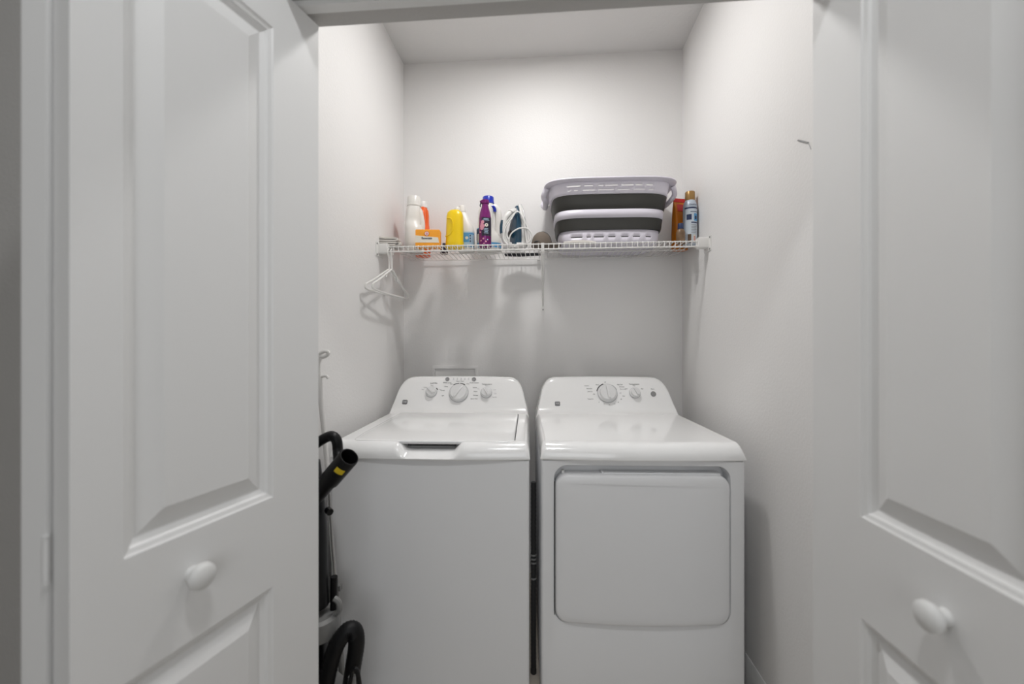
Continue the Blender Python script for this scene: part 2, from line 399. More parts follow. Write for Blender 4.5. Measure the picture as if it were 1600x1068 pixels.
# ---- dryer
dr = root('clothes_dryer', (.329, 1.4275, 0), R(2.9), 'white front-loading clothes dryer with a wide square door, beside the right wall', 'dryer')
cabinet(dr, (-.297, .292, .322, .853, .055, .045)); top_panel(dr, False); gasket(dr)
def drg(y, g, cx=-.0025, c2=.575, a=.2915, b=.2495):
    out = []
    for p in rr(a - g, b - g, .044 - g, 6, 8):
        bulge = -.006 * (1 - (p[0] / a) ** 2)
        zz = c2 + p[1]
        if p[1] < 0: zz -= .008 * (1 - (p[0] / a) ** 2)
        out.append((cx + p[0], y + (bulge if y < .02 else 0), zz))
    return out
dd = MB().loft([drg(.05, .006), drg(.048, .002), drg(.006, 0), drg(.000, .0015), drg(-.004, .005), drg(-.006, .010), drg(-.007, .03)]).build('door', 'body', dr, ang=50)
MB().box(-.132, .262, .010, .034, .822, .8272).build('door_lip', 'body', dd); MB().box(-.135, -.130, .010, .034, .822, .830).build('latch_tab', 'body', dd)
MB().box(-.27, -.262, .016, .03, .822, .832).build('latch_tab', 'trim', dd)
MB().tube([(-.2955, .0, .35), (-.2955, .0, .80)], .0015, 6).build('door_gap_shade', 'rubber', dr)  # dark rod drawn for the shade in the gap beside the door
dial(dr, .010, 1.018, .046, True, R(8)); dial(dr, .144, 1.020, .026, False, R(25))
arc_mark(dr, .010, 1.018, .0495, 108, 168); arc_mark(dr, .010, 1.018, .0495, 20, 62, .002, 'ink')
o = MB().lathe([(.013, 0), (.013, .003), (.0115, .0045), (.002, .005)], 24).build('button', 'button', dr); o.location = face_pt(.233, 1.016); o.rotation_euler = FROT
word(dr, 'Temperature', .146, 1.061, .0095); word(dr, 'Start', .233, 1.039, .0085)
for s, dx, dz in (('Low', -.038, .016), ('Med', 0, .029), ('High', .038, .016)): word(dr, s, .144 + dx, 1.024 + dz, .0065)
for s, dx, dz in (('Cottons', -.098, .035), ('More Dry', -.086, .022), ('Less Dry', -.084, .008), ('Off', -.066, -.004), ('Timed Dry', -.085, -.026), ('Damp', -.045, .040), ('Easy Care', .066, .041), ('Delicates', .074, .031), ('Dewrinkle', .078, .020), ('60', .064, .002), ('Fluff', .078, -.012), ('40', .064, -.026), ('20', .03, -.048), ('30', .048, -.040), ('10', -.02, -.048), ('5', -.044, -.040), ('80', .005, -.052), ('Off', -.006, .052)):
    word(dr, s, .010 + dx, 1.018 + dz, .0068, 'ink')
badge(dr, -.236, .970)
# hose seen in the slot between the machines
hs = root('drain_hose', (-.0425, 1.60, 0), 0, 'dark ribbed hose standing in the narrow gap between washer and dryer', 'hose')
pr = []
for i in range(90): pr.append((.0095 + (.001 if i % 2 else 0), .02 + i * .008))
MB().lathe(pr, 14).build('hose', 'rubber', hs)
for z in (.45, .435, .42, .36): MB().lathe([(.0105, z), (.0118, z + .001), (.0118, z + .006), (.0105, z + .007)], 16).build('clamp', 'grey', hs)
MB().lathe([(.011, 0), (.011, .015), (.010, .02)], 14).build('foot', 'rubber', hs)

# ---------------------------------------------------------------- hookup box on the back wall
hb = root('hookup_box', (-.50, YB, .95), 0, 'flat rectangular hookup box frame set in back wall behind washer', 'wall box')
m = MB(); fr = [[(p[0], -.0, p[1] + .09) for p in rr(.131, .097, .003, 2, 1)], [(p[0], -.008, p[1] + .09) for p in rr(.131, .097, .004, 2, 1)], [(p[0], -.009, p[1] + .09) for p in rr(.127, .093, .004, 2, 1)], [(p[0], -.009, p[1] + .09) for p in rr(.115, .081, .003, 2, 1)], [(p[0], -.001, p[1] + .09) for p in rr(.113, .079, .003, 2, 1)]]
m.loft(fr, True, True).build('box_frame', 'wall', hb)

# ---------------------------------------------------------------- wire shelf
sh = root('wire_shelf', (0, SHY, SHZ), 0, 'white vinyl-coated wire shelf spanning the closet above the machines', 'shelf')
SD = YB - SHY; x0, x1 = XL + .045, XR - .045; wr = .0018; hz = .030
ww = MB().tube([(0, SD - .006, -wr), (0, .006, -wr), (0, .002, -.003), (0, 0, -.007), (0, 0, -hz)], wr, 6)
wmesh = ww.build('wire', 'wire', sh); nw = 61
for i in range(nw):
    xx = x0 + .006 + (x1 - x0 - .012) * i / (nw - 1)
    if i == 0: w_ = wmesh
    else: w_ = wmesh.copy(); COL.objects.link(w_); w_.parent = sh
    w_.location = (xx, 0, 0)
for (y, z, r) in ((.0025, -.0055, .003), (-.002, -hz, .0035), (SD * .5, -.0055, .0028), (SD - .02, -.0055, .003)):
    MB().tube([(x0, y, z), (x1, y, z)], r, 8).build('rail', 'wire', sh)
for sx, xw in ((1, XL), (-1, XR)):
    b = MB(); hh = .031
    # moulded end bracket: plate on the wall plus a cupped socket round the rod ends
    b.box(min(xw, xw + sx * .004), max(xw, xw + sx * .004), -.035, .045, -.052, .012)
    pts = [(p[0] + .006, p[1] - .014) for p in rr(.018, .024, .005, 3, 1)]
    b.loft([[(xw + sx * .002, p[0], p[1]) for p in pts], [(xw + sx * .046, p[0], p[1]) for p in pts], [(xw + sx * .048, .006 + (p[0] - .006) * .9, p[1] * .93 - .001) for p in pts]])
    o = b.build('end_bracket', 'plastic', sh)
    for (yy, zz) in ((-.026, .006), (-.026, -.046)):
        MB().lathe([(.0045, 0), (.0045, .002), (.002, .003)], 10).xf(Matrix.Translation((xw + sx * .004, yy, zz)) @ Matrix.Rotation(sx * pi / 2, 4, 'Y')).build('screw', 'screw', o)
# support brace
bx = X(848, SHY)
zb = Z(848, 478, YB) - SHZ
b = MB().tube([(bx, .0, -hz + .004), (bx, .002, -hz - .012), (bx, SD - .012, zb + .01), (bx, SD - .004, zb)], [.009, .0105, .006, .005], 8, flat=.8)
b.box(bx - .007, bx + .007, -.007, -.004, -hz - .012, -.002)
br = b.build('support_brace', 'wire', sh)
MB().box(bx - .011, bx + .011, SD - .005, SD, zb - .035, zb + .006).build('brace_foot', 'plastic', br)
MB().lathe([(.004, 0), (.004, .002), (.001, .003)], 10).xf(Matrix.Translation((bx, SD - .005, zb - .02)) @ Matrix.Rotation(pi / 2, 4, 'X')).build('screw', 'screw', br)
for px in (622, 842, 1072):
    cx = X(px, YB)
    MB().box(cx - .009, cx + .009, SD - .03, SD, -.014, .002).box(cx - .005, cx + .005, SD - .008, SD, -.035, -.012).build('wall_clip', 'plastic', sh)

# ---------------------------------------------------------------- hangers
def hanger(off, label):
    h = root('clothes_hanger', (-.742 + off, SHY - .0015, SHZ - hz), 0, label, 'hanger', 'hangers on the shelf end')
    # local: hangs from the lip rod, body in the Y-Z plane, slightly turned
    hook = [(0, .012, -.013), (0, .013, -.004), (0, .010, .006), (0, 0, .0115), (0, -.010, .008), (0, -.0135, -.004), (0, -.010, -.016), (0, -.003, -.028), (0, 0, -.045), (0, 0, -.085)]
    MB().tube(spline(hook, 6), .0032, 8).build('hook', 'plastic', h)
    A_ = (0, 0, -.085)
    body = [(0, -.012, -.088), (0, -.07, -.118), (0, -.15, -.158), (0, -.197, -.178), (0, -.207, -.190), (0, -.200, -.201), (0, -.15, -.205), (0, 0, -.207), (0, .15, -.205), (0, .200, -.201), (0, .207, -.190), (0, .197, -.178), (0, .15, -.158), (0, .07, -.118), (0, .012, -.088)]
    pts = [Vector(p) for p in body]
    full = spline(pts + [pts[0]], 5)[:-1]
    MB().tube(full, .0047, 8, closed=True).build('frame', 'plastic', h)
    for s in (-1, 1):
        MB().tube(spline([(0, s * .060, -.112), (0, s * .064, -.126), (0, s * .072, -.131), (0, s * .080, -.125), (0, s * .082, -.121)], 4), .003, 6).build('strap_hook', 'plastic', h)
    h.rotation_euler = (0, 0, R(-7 if off == 0 else -2))
    return h
hanger(0, 'white plastic hanger hanging from the shelf rod, nearer the left wall')
hanger(.014, 'white plastic hanger hanging from the shelf rod, second from the left wall')

# ---------------------------------------------------------------- things on the shelf
TOP = SHZ + .0003
def sl(px, Y): return (X(px, Y), Y, TOP)
def sections(secs, n=24, pw=.8):
    """secs: z, xc, yc, hx, hy"""
    rings = []
    for (z, xc, yc, hx, hy) in secs:
        ring = []
        for j in range(n):
            a = 2 * pi * j / n; c, s = cos(a), sin(a)
            ring.append((xc + hx * math.copysign(abs(c) ** pw, c), yc + hy * math.copysign(abs(s) ** pw, s), z))
        rings.append(ring)
    return rings
def cap(parent, z, r, h, m, x=0, y=0, name='cap', ribs=True):
    prof = [(r * 1.06, z), (r * 1.06, z + h * .15), (r, z + h * .18), (r * .97, z + h * .92), (r * .9, z + h), (r * .3, z + h * 1.01)]
    return MB().lathe(prof, 24, c=(x, y, 0)).build(name, m, parent, ang=40)
# folded cloth
c = root('folded_cloth', (X(609, 1.985), 1.992, TOP), R(4), 'small folded pale grey cloth on the left end of the shelf', 'cloth')
prof = []
def layer(x0_, x1_, z, t): return (x0_, x1_, z, t)
mb = MB()
path = [(-.052, .004), (.045, .005), (.052, .010), (.046, .015), (-.044, .016), (-.050, .021), (-.044, .026), (.034, .024), (.044, .028), (.034, .034), (-.030, .036), (-.046, .039)]
pp = spline([Vector((x_, 0, z_)) for x_, z_ in path], 6)
rings = []
for yy in [i / 10 for i in range(11)]:
    ring_u = []; ring_d = []
    for i, p in enumerate(pp):
        t = (pp[min(i + 1, len(pp) - 1)] - pp[max(i - 1, 0)]).normalized(); nn = Vector((-t.z, 0, t.x))
        wv = .0012 * sin(9 * yy + i * .3) + .0015 * sin(4 * yy)
        q = Vector((p.x + .003 * sin(5 * yy), -.04 + .08 * yy, p.z * 1.12 + wv + .0015))
        ring_u.append(q + nn * .0041); ring_d.append(q - nn * .0041)
    rings.append(ring_u + ring_d[::-1])
mb.loft(rings).build('cloth_body', 'cloth', c, ang=60)
# tall white bottle
def jug(name, loc, rz, H, hx, hy, m, label, cat='bottle', capm='plastic', caph=.045, capr=.021, hole=(.42, .78), hside=1, cx=0, neckx=0, capname='cap', nw=1.0):
    r = root(name, loc, rz, label, cat)
    hb_ = H - caph; g = .010
    z0, z1 = hb_ * hole[0], hb_ * hole[1]
    w = hx * .95
    secs = [(0, 0, 0, w * .90, hy * .9), (.004, 0, 0, w, hy), (z0 - .012, 0, 0, w, hy)]
    # above z0 the body narrows on the handle side
    nx = hx * .50
    secs += [(z0 + .006, -hside * hx * .12, 0, hx * .82, hy * .94), (z0 + .03, -hside * hx * .24 / nw, 0, hx * .68 * nw, hy * .88), ((z0 + z1) / 2, -hside * hx * .28 / nw, 0, hx * .60 * nw, hy * .8), (z1, -hside * hx * .22 / nw, 0, hx * .60 * nw, hy * .8), (hb_ - .012, neckx - hside * hx * .08 / nw, 0, hx * .55 * nw, hy * .72 * min(nw, 1.2)), (hb_, neckx, 0, capr * .95, capr * .95), (hb_ + .006, neckx, 0, capr * .9, capr * .9)]
    MB().loft(sections(secs)).build('bottle_body', m, r, ang=70)
    hd = [(hside * hx * .25, 0, hb_ - .010), (hside * hx * .50, 0, hb_ - .016), (hside * hx * .70, 0, z1 - .006), (hside * hx * .76, 0, (z0 + z1) / 2), (hside * hx * .74, 0, z0 + .015), (hside * hx * .62, 0, z0 - .012)]
    MB().tube(spline(hd, 6), [hx * .24] * 31, 12, flat=1.15).build('handle', m, r, ang=70)
    cap(r, hb_ + .003, capr, caph - .003, capm, x=neckx, name=capname)
    return r
def label_wrap(parent, z0, z1, hx, hy, a0, a1, m, pw=.8, g=.0008, n=14, name='label'):
    rg = []
    for z in (z0, z1):
        ring = []
        for j in range(n + 1):
            a = R(a0 + (a1 - a0) * j / n); c_, s_ = cos(a), sin(a)
            ring.append(((hx + g) * math.copysign(abs(c_) ** pw, c_), (hy + g) * math.copysign(abs(s_) ** pw, s_), z))
        rg.append(ring)
    return MB().loft(rg, False, False, closed=False).build(name, m, parent)
YS = 2.07
jug('detergent_bottle', sl(648, 2.09), R(20), Z(647, 308, 2.09) - TOP, .050, .042, 'wbottle', 'tall plain white detergent bottle at the left end of the shelf row', capm='wbottle', caph=.052, capr=.034, hole=(.46, .76), nw=1.25, neckx=-.004)
# orange bottle
o = jug('detergent_bottle', sl(661, 2.20), R(-75), Z(661, 326, 2.20) - TOP + .035, .060, .040, 'orange', 'orange-red detergent bottle with a white cap, behind the orange carton', capm='plastic', caph=.035, capr=.022, hole=(.50, .86))
# carton of baking soda type
YC = 2.01
cx0, cx1 = X(651, YC), X(688, YC); ch = Z(670, 360, YC) - TOP
ct = root('carton', ((cx0 + cx1) / 2, YC, TOP), R(6), 'small orange and white carton with a round emblem, in front of the orange bottle', 'box')
hw_ = (cx1 - cx0) / 2
ctb = MB()
def crect(w_, d_, z, dx=0): return [(-w_ + dx, -d_, z), (w_ + dx, -d_, z), (w_ + dx, d_, z), (-w_ + dx, d_, z)]
ctb.loft([crect(hw_, .022, 0), crect(hw_, .022, ch * .93), crect(hw_ * .98, .021, ch * .97), crect(hw_ * .93, .019, ch)])
ctb.build('carton_body', 'orange2', ct)
MB().loft([[(-hw_ - .0003, -.0226, ch * .26), (hw_ * .93, -.0226, ch * .26), (hw_ * .86, -.0226, ch * .55), (-hw_ - .0003, -.0226, ch * .66)], [(-hw_ - .0003, -.0221, ch * .26), (hw_ * .93, -.0221, ch * .26), (hw_ * .86, -.0221, ch * .55), (-hw_ - .0003, -.0221, ch * .66)]]).build('label', 'cartonw', ct)
def disc(parent, x, z, y, r, m, name='emblem'):
    return MB().lathe([(r, 0), (r, .0004), (.0001, .0004)], 24).xf(Matrix.Translation((x, y, z)) @ Matrix.Rotation(pi / 2, 4, 'X')).build(name, m, parent)
disc(ct, -.004, ch * .76, -.0228, .0118, 'red'); disc(ct, -.004, ch * .76, -.0233, .0098, 'cartonw'); disc(ct, -.004, ch * .76, -.0238, .0062, 'pink')
text('lettering', 'Essentials', .0135, 'navy', ct, (-.004, -.0231, ch * .50), (R(90), 0, 0), bold=.0003)
# small dark purple bottle behind
pb = root('squeeze_bottle', sl(694, 2.16), 0, 'small dark purple bottle mostly hidden between the carton and the yellow bottle', 'bottle')
MB().loft(sections([(0, 0, 0, .018, .014), (.004, 0, 0, .020, .016), (.03, 0, 0, .020, .016), (.045, 0, 0, .010, .010)])).build('bottle_body', 'dpurple', pb)
cap(pb, .045, .009, .014, 'dpurple')
# yellow bottle
yb = root('bleach_bottle', sl(710.5, 2.04), 0, 'bright yellow bottle with a moulded grip, between the carton and the blue-labelled bottle', 'bottle')
yh = Z(710, 328, 2.04) - TOP
MB().loft(sections([(0, 0, 0, .043, .034), (.004, 0, 0, .0455, .037), (yh * .18, 0, 0, .0445, .036), (yh * .22, 0, 0, .043, .035), (yh * .55, .001, 0, .0425, .034), (yh * .84, .001, 0, .0410, .030), (yh * .93, .001, 0, .036, .026), (yh * .985, .002, 0, .024, .018), (yh, .003, 0, .010, .010)], 30)).build('bottle_body', 'ybottle', yb, ang=70)
# raised grip ridge and seam that frame the hollow
MB().tube(spline([(-.040, -.022, yh * .30), (-.012, -.034, yh * .36), (-.002, -.0345, yh * .55), (-.010, -.033, yh * .72), (-.032, -.024, yh * .76)], 8), .0042, 8).build('grip', 'ybottle', yb)
MB().tube([(.018, -.0325, yh * .06), (.019, -.0315, yh * .48)], .0014, 6).build('seam', 'ybottle', yb)
cap(yb, yh - .002, .013, .014, 'wbottle', x=.012)
# white bottle with blue label behind-right
wb = root('cleaner_bottle', sl(729, 2.12), 0, 'white bottle with a sky-blue label, right behind the yellow bottle', 'bottle')
wh = Z(722, 322, 2.12) - TOP
MB().loft(sections([(0, 0, 0, .039, .032), (.004, 0, 0, .042, .035), (.10, 0, 0, .042, .035), (.125, -.002, 0, .040, .034), (.15, -.008, 0, .033, .030), (wh - .045, -.018, 0, .021, .020), (wh - .03, -.022, 0, .016, .016)])).build('bottle_body', 'wbottle', wb, ang=70)
cap(wb, wh - .032, .018, .032, 'wbottle', x=-.022)
label_wrap(wb, .02, .098, .042, .035, 200, 340, 'pale'); label_wrap(wb, .085, .092, .042, .035, 200, 340, 'sky', g=.0014); label_wrap(wb, .022, .028, .042, .035, 200, 340, 'sky', g=.0014)
label_wrap(wb, .045, .085, .042, .035, 262, 292, 'sky', g=.0014)
disc(wb, .008, .066, -.0372, .008, 'cartonw', 'print_mark')
for i in range(3): MB().box(.0225, .0285, -.0352, -.0345, .046 + i * .014, .053 + i * .014).build('print_mark', 'navy', wb)
# white jug with blue cap
YJ = 2.14
jg = root('t', (0, 0, 0)); bpy.data.objects.remove(jg)
jg = jug('detergent_jug', sl(764, YJ), R(8), Z(764, 308, YJ) - TOP, .066, .045, 'wbottle', 'large white detergent jug with a deep blue cap, behind the purple bottle', cat='jug', capm='blue', caph=.040, capr=.030, hole=(.34, .86), neckx=-.004)
MB().tube(spline([(.012, -.022, .236), (.022, -.022, .232), (.029, -.020, .222), (.030, -.018, .208)], 5), .008, 8).build('pour_lip', 'blue', jg)
label_wrap(jg, .02, .045, .063, .045, 190, 350, 'sky'); label_wrap(jg, .05, .12, .063, .045, 180, 250, 'sky'); label_wrap(jg, .06, .115, .063, .045, 190, 225, 'navy', g=.0014); label_wrap(jg, .05, .09, .063, .045, 205, 240, 'cream', g=.002)
# purple foil bottle
YP = 2.02
pu = root('air_freshener_bottle', sl(758, YP), 0, 'slim purple bottle with a floral dark label, in front of the white jug', 'bottle')
ph = Z(758, 312, YP) - TOP
MB().lathe([(.028, 0), (.0305, .004), (.0305, ph * .42), (.0300, ph * .60), (.026, ph * .72), (.018, ph * .83), (.0155, ph * .90), (.016, ph * .93)], 32).build('bottle_body', 'purple', pu, ang=60)
MB().lathe([(.018, ph * .91), (.020, ph * .93), (.019, ph * .985), (.010, ph)], 24, ex=1.05).build('spray_head', 'purple', pu)
MB().tube([(-.012, -.004, ph * .965), (-.024, -.008, ph * .95)], [.007, .005], 8).build('nozzle', 'purple', pu)
MB().tube(spline([(-.020, -.008, ph * .93), (-.023, -.010, ph * .87), (-.021, -.010, ph * .84)], 4), .0028, 6).build('trigger', 'dpurple', pu)
def lw(z0, z1, a0, a1, m, g): return label_wrap(pu, z0, z1, .0303, .0303, a0, a1, m, pw=1, g=g)
lw(ph * .22, ph * .60, 245, 350, 'dpurple', .0006)
for (a, z, r_) in ((248, .46, .008), (255, .50, .009), (250, .38, .010), (262, .42, .008), (242, .42, .007)):
    q = R(a); MB().lathe([(r_, 0), (r_, .0005), (.0001, .0006)], 14).xf(Matrix.Translation((.0312 * cos(q), .0312 * sin(q), ph * z)) @ Matrix.Rotation(q - pi / 2 + pi, 4, 'Z') @ Matrix.Rotation(pi / 2, 4, 'X')).build('flower_print', 'pink', pu)
for (a, z, r_, mm) in ((290, .44, .0085, 'cartonw'), (290, .44, .003, 'blackink'), (230, .30, .004, 'pink'), (240, .12, .0035, 'pink'), (262, .16, .0045, 'pink'), (285, .10, .004, 'pink'), (268, .06, .003, 'pink'), (300, .14, .003, 'pale')):
    q = R(a); e_ = .0316 if mm != 'blackink' else .0322
    MB().lathe([(r_, 0), (r_, .0005), (.0001, .0006)], 14).xf(Matrix.Translation((e_ * cos(q), e_ * sin(q), ph * z)) @ Matrix.Rotation(q - pi / 2 + pi, 4, 'Z') @ Matrix.Rotation(pi / 2, 4, 'X')).build('print_mark', mm, pu)
for z, w_ in ((.56, 26), (.535, 34), (.36, 20), (.33, 24), (.30, 18), (.27, 22)):
    lw(ph * z, ph * z + .0028, 290 - w_, 290 + w_ * .8, 'pale', .0012)
# clothes iron standing on its heel
YI = 2.08
ih = Z(805, 319, YI) - TOP
ir = root('clothes_iron', (X(814, YI), YI, TOP), 0, 'white and dark teal steam iron standing on its heel, wrapped in its white cord', 'iron')
piv = Matrix.Rotation(R(-38), 4, 'Z')   # local +x = away from the sole (towards the handle) before turning
Lh = ih - .004
def iron_w(u): return .052 * (1 - max(0, (u - .25)) ** 1.9 / (.75 ** 1.9) * .97)
def iron_ring(u, s0, s1, k=1.0):
    w_ = iron_w(u) * k; ring = []
    for p in rr((s1 - s0) / 2, w_, min(w_, (s1 - s0) / 2) * .45, 4, 1): ring.append(((s0 + s1) / 2 + p[0], p[1], .004 + u * Lh))
    return ring
flip = Matrix.Rotation(R(214), 4, 'Z')
us = [0, .03, .1, .2, .3, .4, .5, .6, .7, .8, .88, .94, .98, 1]
MB().loft([iron_ring(u, -.004, .001, 1.06) for u in us]).xf(flip).build('soleplate', 'steel', ir)
MB().loft([iron_ring(u, .001, .024 - .008 * u) for u in us[:-1]]).xf(flip).build('lower_shell', 'ironw', ir, ang=60)
MB().loft([iron_ring(u, .020, .020 + .036 * (1 - u) ** .7 + .004, .86) for u in us[:-2]]).xf(flip).build('water_tank', 'teal', ir, ang=60)
hp = [(.03, 0, Lh * .84), (.052, 0, Lh * .80), (.088, 0, Lh * .66), (.098, 0, Lh * .48), (.098, 0, Lh * .25), (.088, 0, .03), (.06, 0, .016), (.03, 0, .016)]
MB().tube(spline(hp, 6), .0135, 12, flat=1.1).xf(flip).build('handle', 'ironw', ir)
MB().tube(spline([(.104, 0, Lh * .58), (.110, 0, Lh * .46), (.110, 0, Lh * .3)], 6), .009, 10).xf(flip).build('handle_grip', 'teal', ir)
MB().lathe([(.017, 0), (.017, .005), (.014, .008)], 20).xf(flip @ Matrix.Translation((.060, 0, Lh * .32)) @ Matrix.Rotation(pi / 2, 4, 'Y')).build('steam_dial', 'black', ir)
MB().loft([[(p[0] + .04, p[1], 0) for p in rr(.046, .045, .012, 4, 1)], [(p[0] + .04, p[1], .010) for p in rr(.046, .045, .012, 4, 1)]]).xf(flip).build('heel_rest', 'ironw', ir)
ix, iy = X(814, YI), YI
def IP(px, py, dy): q = P(px, py, YI + dy); return (q.x - ix, dy, q.z - TOP)
loop1 = [IP(792, 380, -.06), IP(785, 366, -.065), IP(790, 350, -.06), IP(803, 334, -.055), IP(812, 332, -.05), IP(822, 350, -.05), IP(827, 370, -.055), IP(820, 383, -.06), IP(806, 384, -.062), IP(796, 380, -.066), IP(798, 366, -.070), IP(810, 357, -.07), IP(824, 357, -.068), IP(831, 368, -.066), IP(826, 378, -.065), IP(812, 384, -.066)]
MB().tube(spline(loop1, 8), .0033, 8).build('cord', 'plastic', ir)
loop2 = [IP(812, 384, -.072), IP(798, 384, -.072), IP(787, 374, -.072), IP(790, 356, -.07), IP(799, 342, -.066), IP(808, 330, -.05), IP(817, 340, -.06), IP(821, 360, -.063), IP(823, 380, -.07)]
MB().tube(spline(loop2, 8), .0033, 8).build('cord', 'plastic', ir)
loop3 = [IP(802, 331, -.05), IP(795, 328, -.04), IP(789, 338, -.045), IP(788, 358, -.05), IP(796, 376, -.058)]
MB().tube(spline(loop3, 8), .0033, 8).build('cord', 'plastic', ir)
MB().box(-.016, .016, -.088, -.070, .001, .016).xf(Matrix.Translation((0, 0, 0))).build('plug', 'plastic', ir)
# dark cloth under and before the iron: lies flat on the wires
# taupe cap
YK = 2.05
kc = root('fabric_cap', sl(846.5, YK), R(-12), 'taupe brown fabric cap lying on the shelf between the iron and the basket', 'hat')
rings = []
for i in range(9):
    t = i / 8 * pi / 2
    rings.append([(.050 * cos(t) * cos(a), .075 * cos(t) * sin(a), .004 + .074 * sin(t) ** .9) for a in [2 * pi * j / 24 for j in range(24)]][:24] if i < 8 else [(.003 * cos(2 * pi * j / 24), .003 * sin(2 * pi * j / 24), .078) for j in range(24)])
MB().loft(rings).build('crown', 'taupe', kc, ang=70)
bm_ = []
for t in range(3):
    pass
brim = [[(.035 + .060 * cos(a) * k_, .070 * sin(a) * k_, .003 + .006 * cos(a)) for a in [R(-80 + 160 * j / 14) for j in range(15)]] for k_ in (.4, .75, 1)]
MB().loft(brim + [[(p[0], p[1], p[2] + .003) for p in r_] for r_ in reversed(brim)], True, True, closed=False).build('brim', 'taupe', kc)
MB().tube([(.0505 * cos(t) * 1.0, -.0, .005 + .0755 * sin(t) ** .9) for t in [i * pi / 16 for i in range(1, 9)]], .0012, 6).build('seam', 'dtaupe', kc)
MB().tube([(-.02 + .0045 * i, -.0715 + abs(i - 3) * .001, .014 + .003 * sin(i * pi / 6)) for i in range(7)], .0045, 8).build('back_opening', 'blackink', kc)
# ---------------------------------------------------------------- collapsible basket
YA = 2.14
bk = root('laundry_basket', (X(952, 2.14) - .016, YA, TOP), R(1.5), 'large collapsible laundry basket in pale lilac with two charcoal bands, on the shelf', 'basket')
Hb = Z(952, 272.5, 1.93) - TOP - .001
def prm(hx, hy, r, N=200, nexp=4.5):
    out = []
    for j in range(N):
        a = 2 * pi * j / N; c_, s_ = cos(a), sin(a)
        out.append((hx * math.copysign(abs(c_) ** (2 / nexp), c_), hy * math.copysign(abs(s_) ** (2 / nexp), s_)))
    # resample evenly
    L = [0]
    for j in range(N): L.append(L[-1] + math.dist(out[j], out[(j + 1) % N]))
    res = []; k_ = 0
    for j in range(N):
        tt = L[-1] * j / N
        while L[k_ + 1] < tt: k_ += 1
        f_ = (tt - L[k_]) / max(1e-9, L[k_ + 1] - L[k_]); a_, b_ = out[k_], out[(k_ + 1) % N]
        res.append((a_[0] + (b_[0] - a_[0]) * f_, a_[1] + (b_[1] - a_[1]) * f_))
    return res
def shellpart(name, rows, m, holes=None, th=.0025, N=200, bottom=False, parent=bk):
    rings = [[(p[0], p[1], z) for p in prm(hx, hy, 0, N)] for (z, hx, hy) in rows]
    mb = MB(); mb.v = [p for r_ in rings for p in r_]
    for i in range(len(rows) - 1):
        for j in range(N):
            k_ = (j + 1) % N
            if holes and i in holes and holes[i](rings[i][j]): continue
            mb.f.append((i * N + j, i * N + k_, (i + 1) * N + k_, (i + 1) * N + j))
    if bottom: mb.f.append(tuple(range(N)))
    o = mb.build(name, m, parent, ang=50)
    s = o.modifiers.new('th', 'SOLIDIFY'); s.thickness = th; s.offset = -1
    return o
hxb, hyb, hxt, hyt = .236, .135, .290, .175
def hw_at(f): return hxb + (hxt - hxb) * f, hyb + (hyt - hyb) * f
def slot(xs_, row_end=True):
    def fn(p): 
        return any(a <= p[0] <= b for a, b in xs_) and abs(p[1]) > .08
    return fn
sl1 = [(-.215, -.150), (-.135, -.090), (-.070, -.046), (-.036, .022), (.040, .090), (.105, .135), (.150, .185)]
sl2 = [(-.215, -.198), (-.182, -.163), (-.143, -.086), (-.068, .0), (.020, .078), (.096, .145), (.163, .190)]
sl3 = [(-.190, -.142), (-.120, -.100), (-.082, -.036), (-.018, .018), (.045, .078), (.095, .135), (.158, .188)]
z_ = lambda f: f * Hb
a0 = hw_at(0); 
shellpart('base_tray', [(.001, hxb - .02, hyb - .02), (.003, hxb - .008, hyb - .008), (.012, hxb, hyb), (z_(.115), *hw_at(.08)), (z_(.132), *hw_at(.085)), (z_(.23), *hw_at(.13))], 'lilac', {3: slot(sl3)}, bottom=True)
shellpart('dark_band', [(z_(.23), *hw_at(.135)), (z_(.235), *hw_at(.24)), (z_(.28), *hw_at(.33)), (z_(.405), *hw_at(.40)), (z_(.41), *hw_at(.41))], 'band')
shellpart('middle_ring', [(z_(.41), hw_at(.41)[0] + .002, hw_at(.41)[1] + .002), (z_(.54), hw_at(.47)[0] + .002, hw_at(.47)[1] + .002)], 'lilac')
shellpart('dark_band', [(z_(.54), *hw_at(.47)), (z_(.55), *hw_at(.54)), (z_(.66), *hw_at(.66)), (z_(.75), *hw_at(.76)), (z_(.765), *hw_at(.74))], 'band')
shellpart('upper_wall', [(z_(.765), hw_at(.74)[0] + .003, hw_at(.74)[1] + .003), (z_(.817), *hw_at(.82)), (z_(.832), *hw_at(.83)), (z_(.880), *hw_at(.89)), (z_(.897), *hw_at(.91)), (z_(.93), *hw_at(.95)), (z_(.97), *hw_at(1.0))], 'lilac', {1: slot(sl2), 3: slot(sl1)})
rim = [(z_(.955), hxt - .002, hyt - .002), (z_(.955), hxt + .022, hyt + .018), (z_(.975), hxt + .028, hyt + .024), (z_(.992), hxt + .026, hyt + .022), (z_(1.0), hxt + .018, hyt + .014), (z_(.99), hxt, hyt), (z_(.955), hxt - .002, hyt - .002)]
MB().loft([[(p[0], p[1], z) for p in prm(a, b, 0, 120)] for (z, a, b) in rim], False, False).build('rim', 'lilac', bk, ang=60)
for s in (-1, 1):
    xx = s * (hxt + .018)
    hp = [(xx - s * .004, -.085, z_(.955)), (xx + s * .004, -.080, z_(.90)), (xx + s * .010, -.065, z_(.84)), (xx + s * .0, -.045, z_(.78)), (xx, .045, z_(.78)), (xx + s * .01, .065, z_(.84)), (xx + s * .004, .080, z_(.90)), (xx - s * .004, .085, z_(.955))]
    MB().tube(spline(hp, 5), .011, 10, flat=1.3).build('handle', 'lilac', bk)
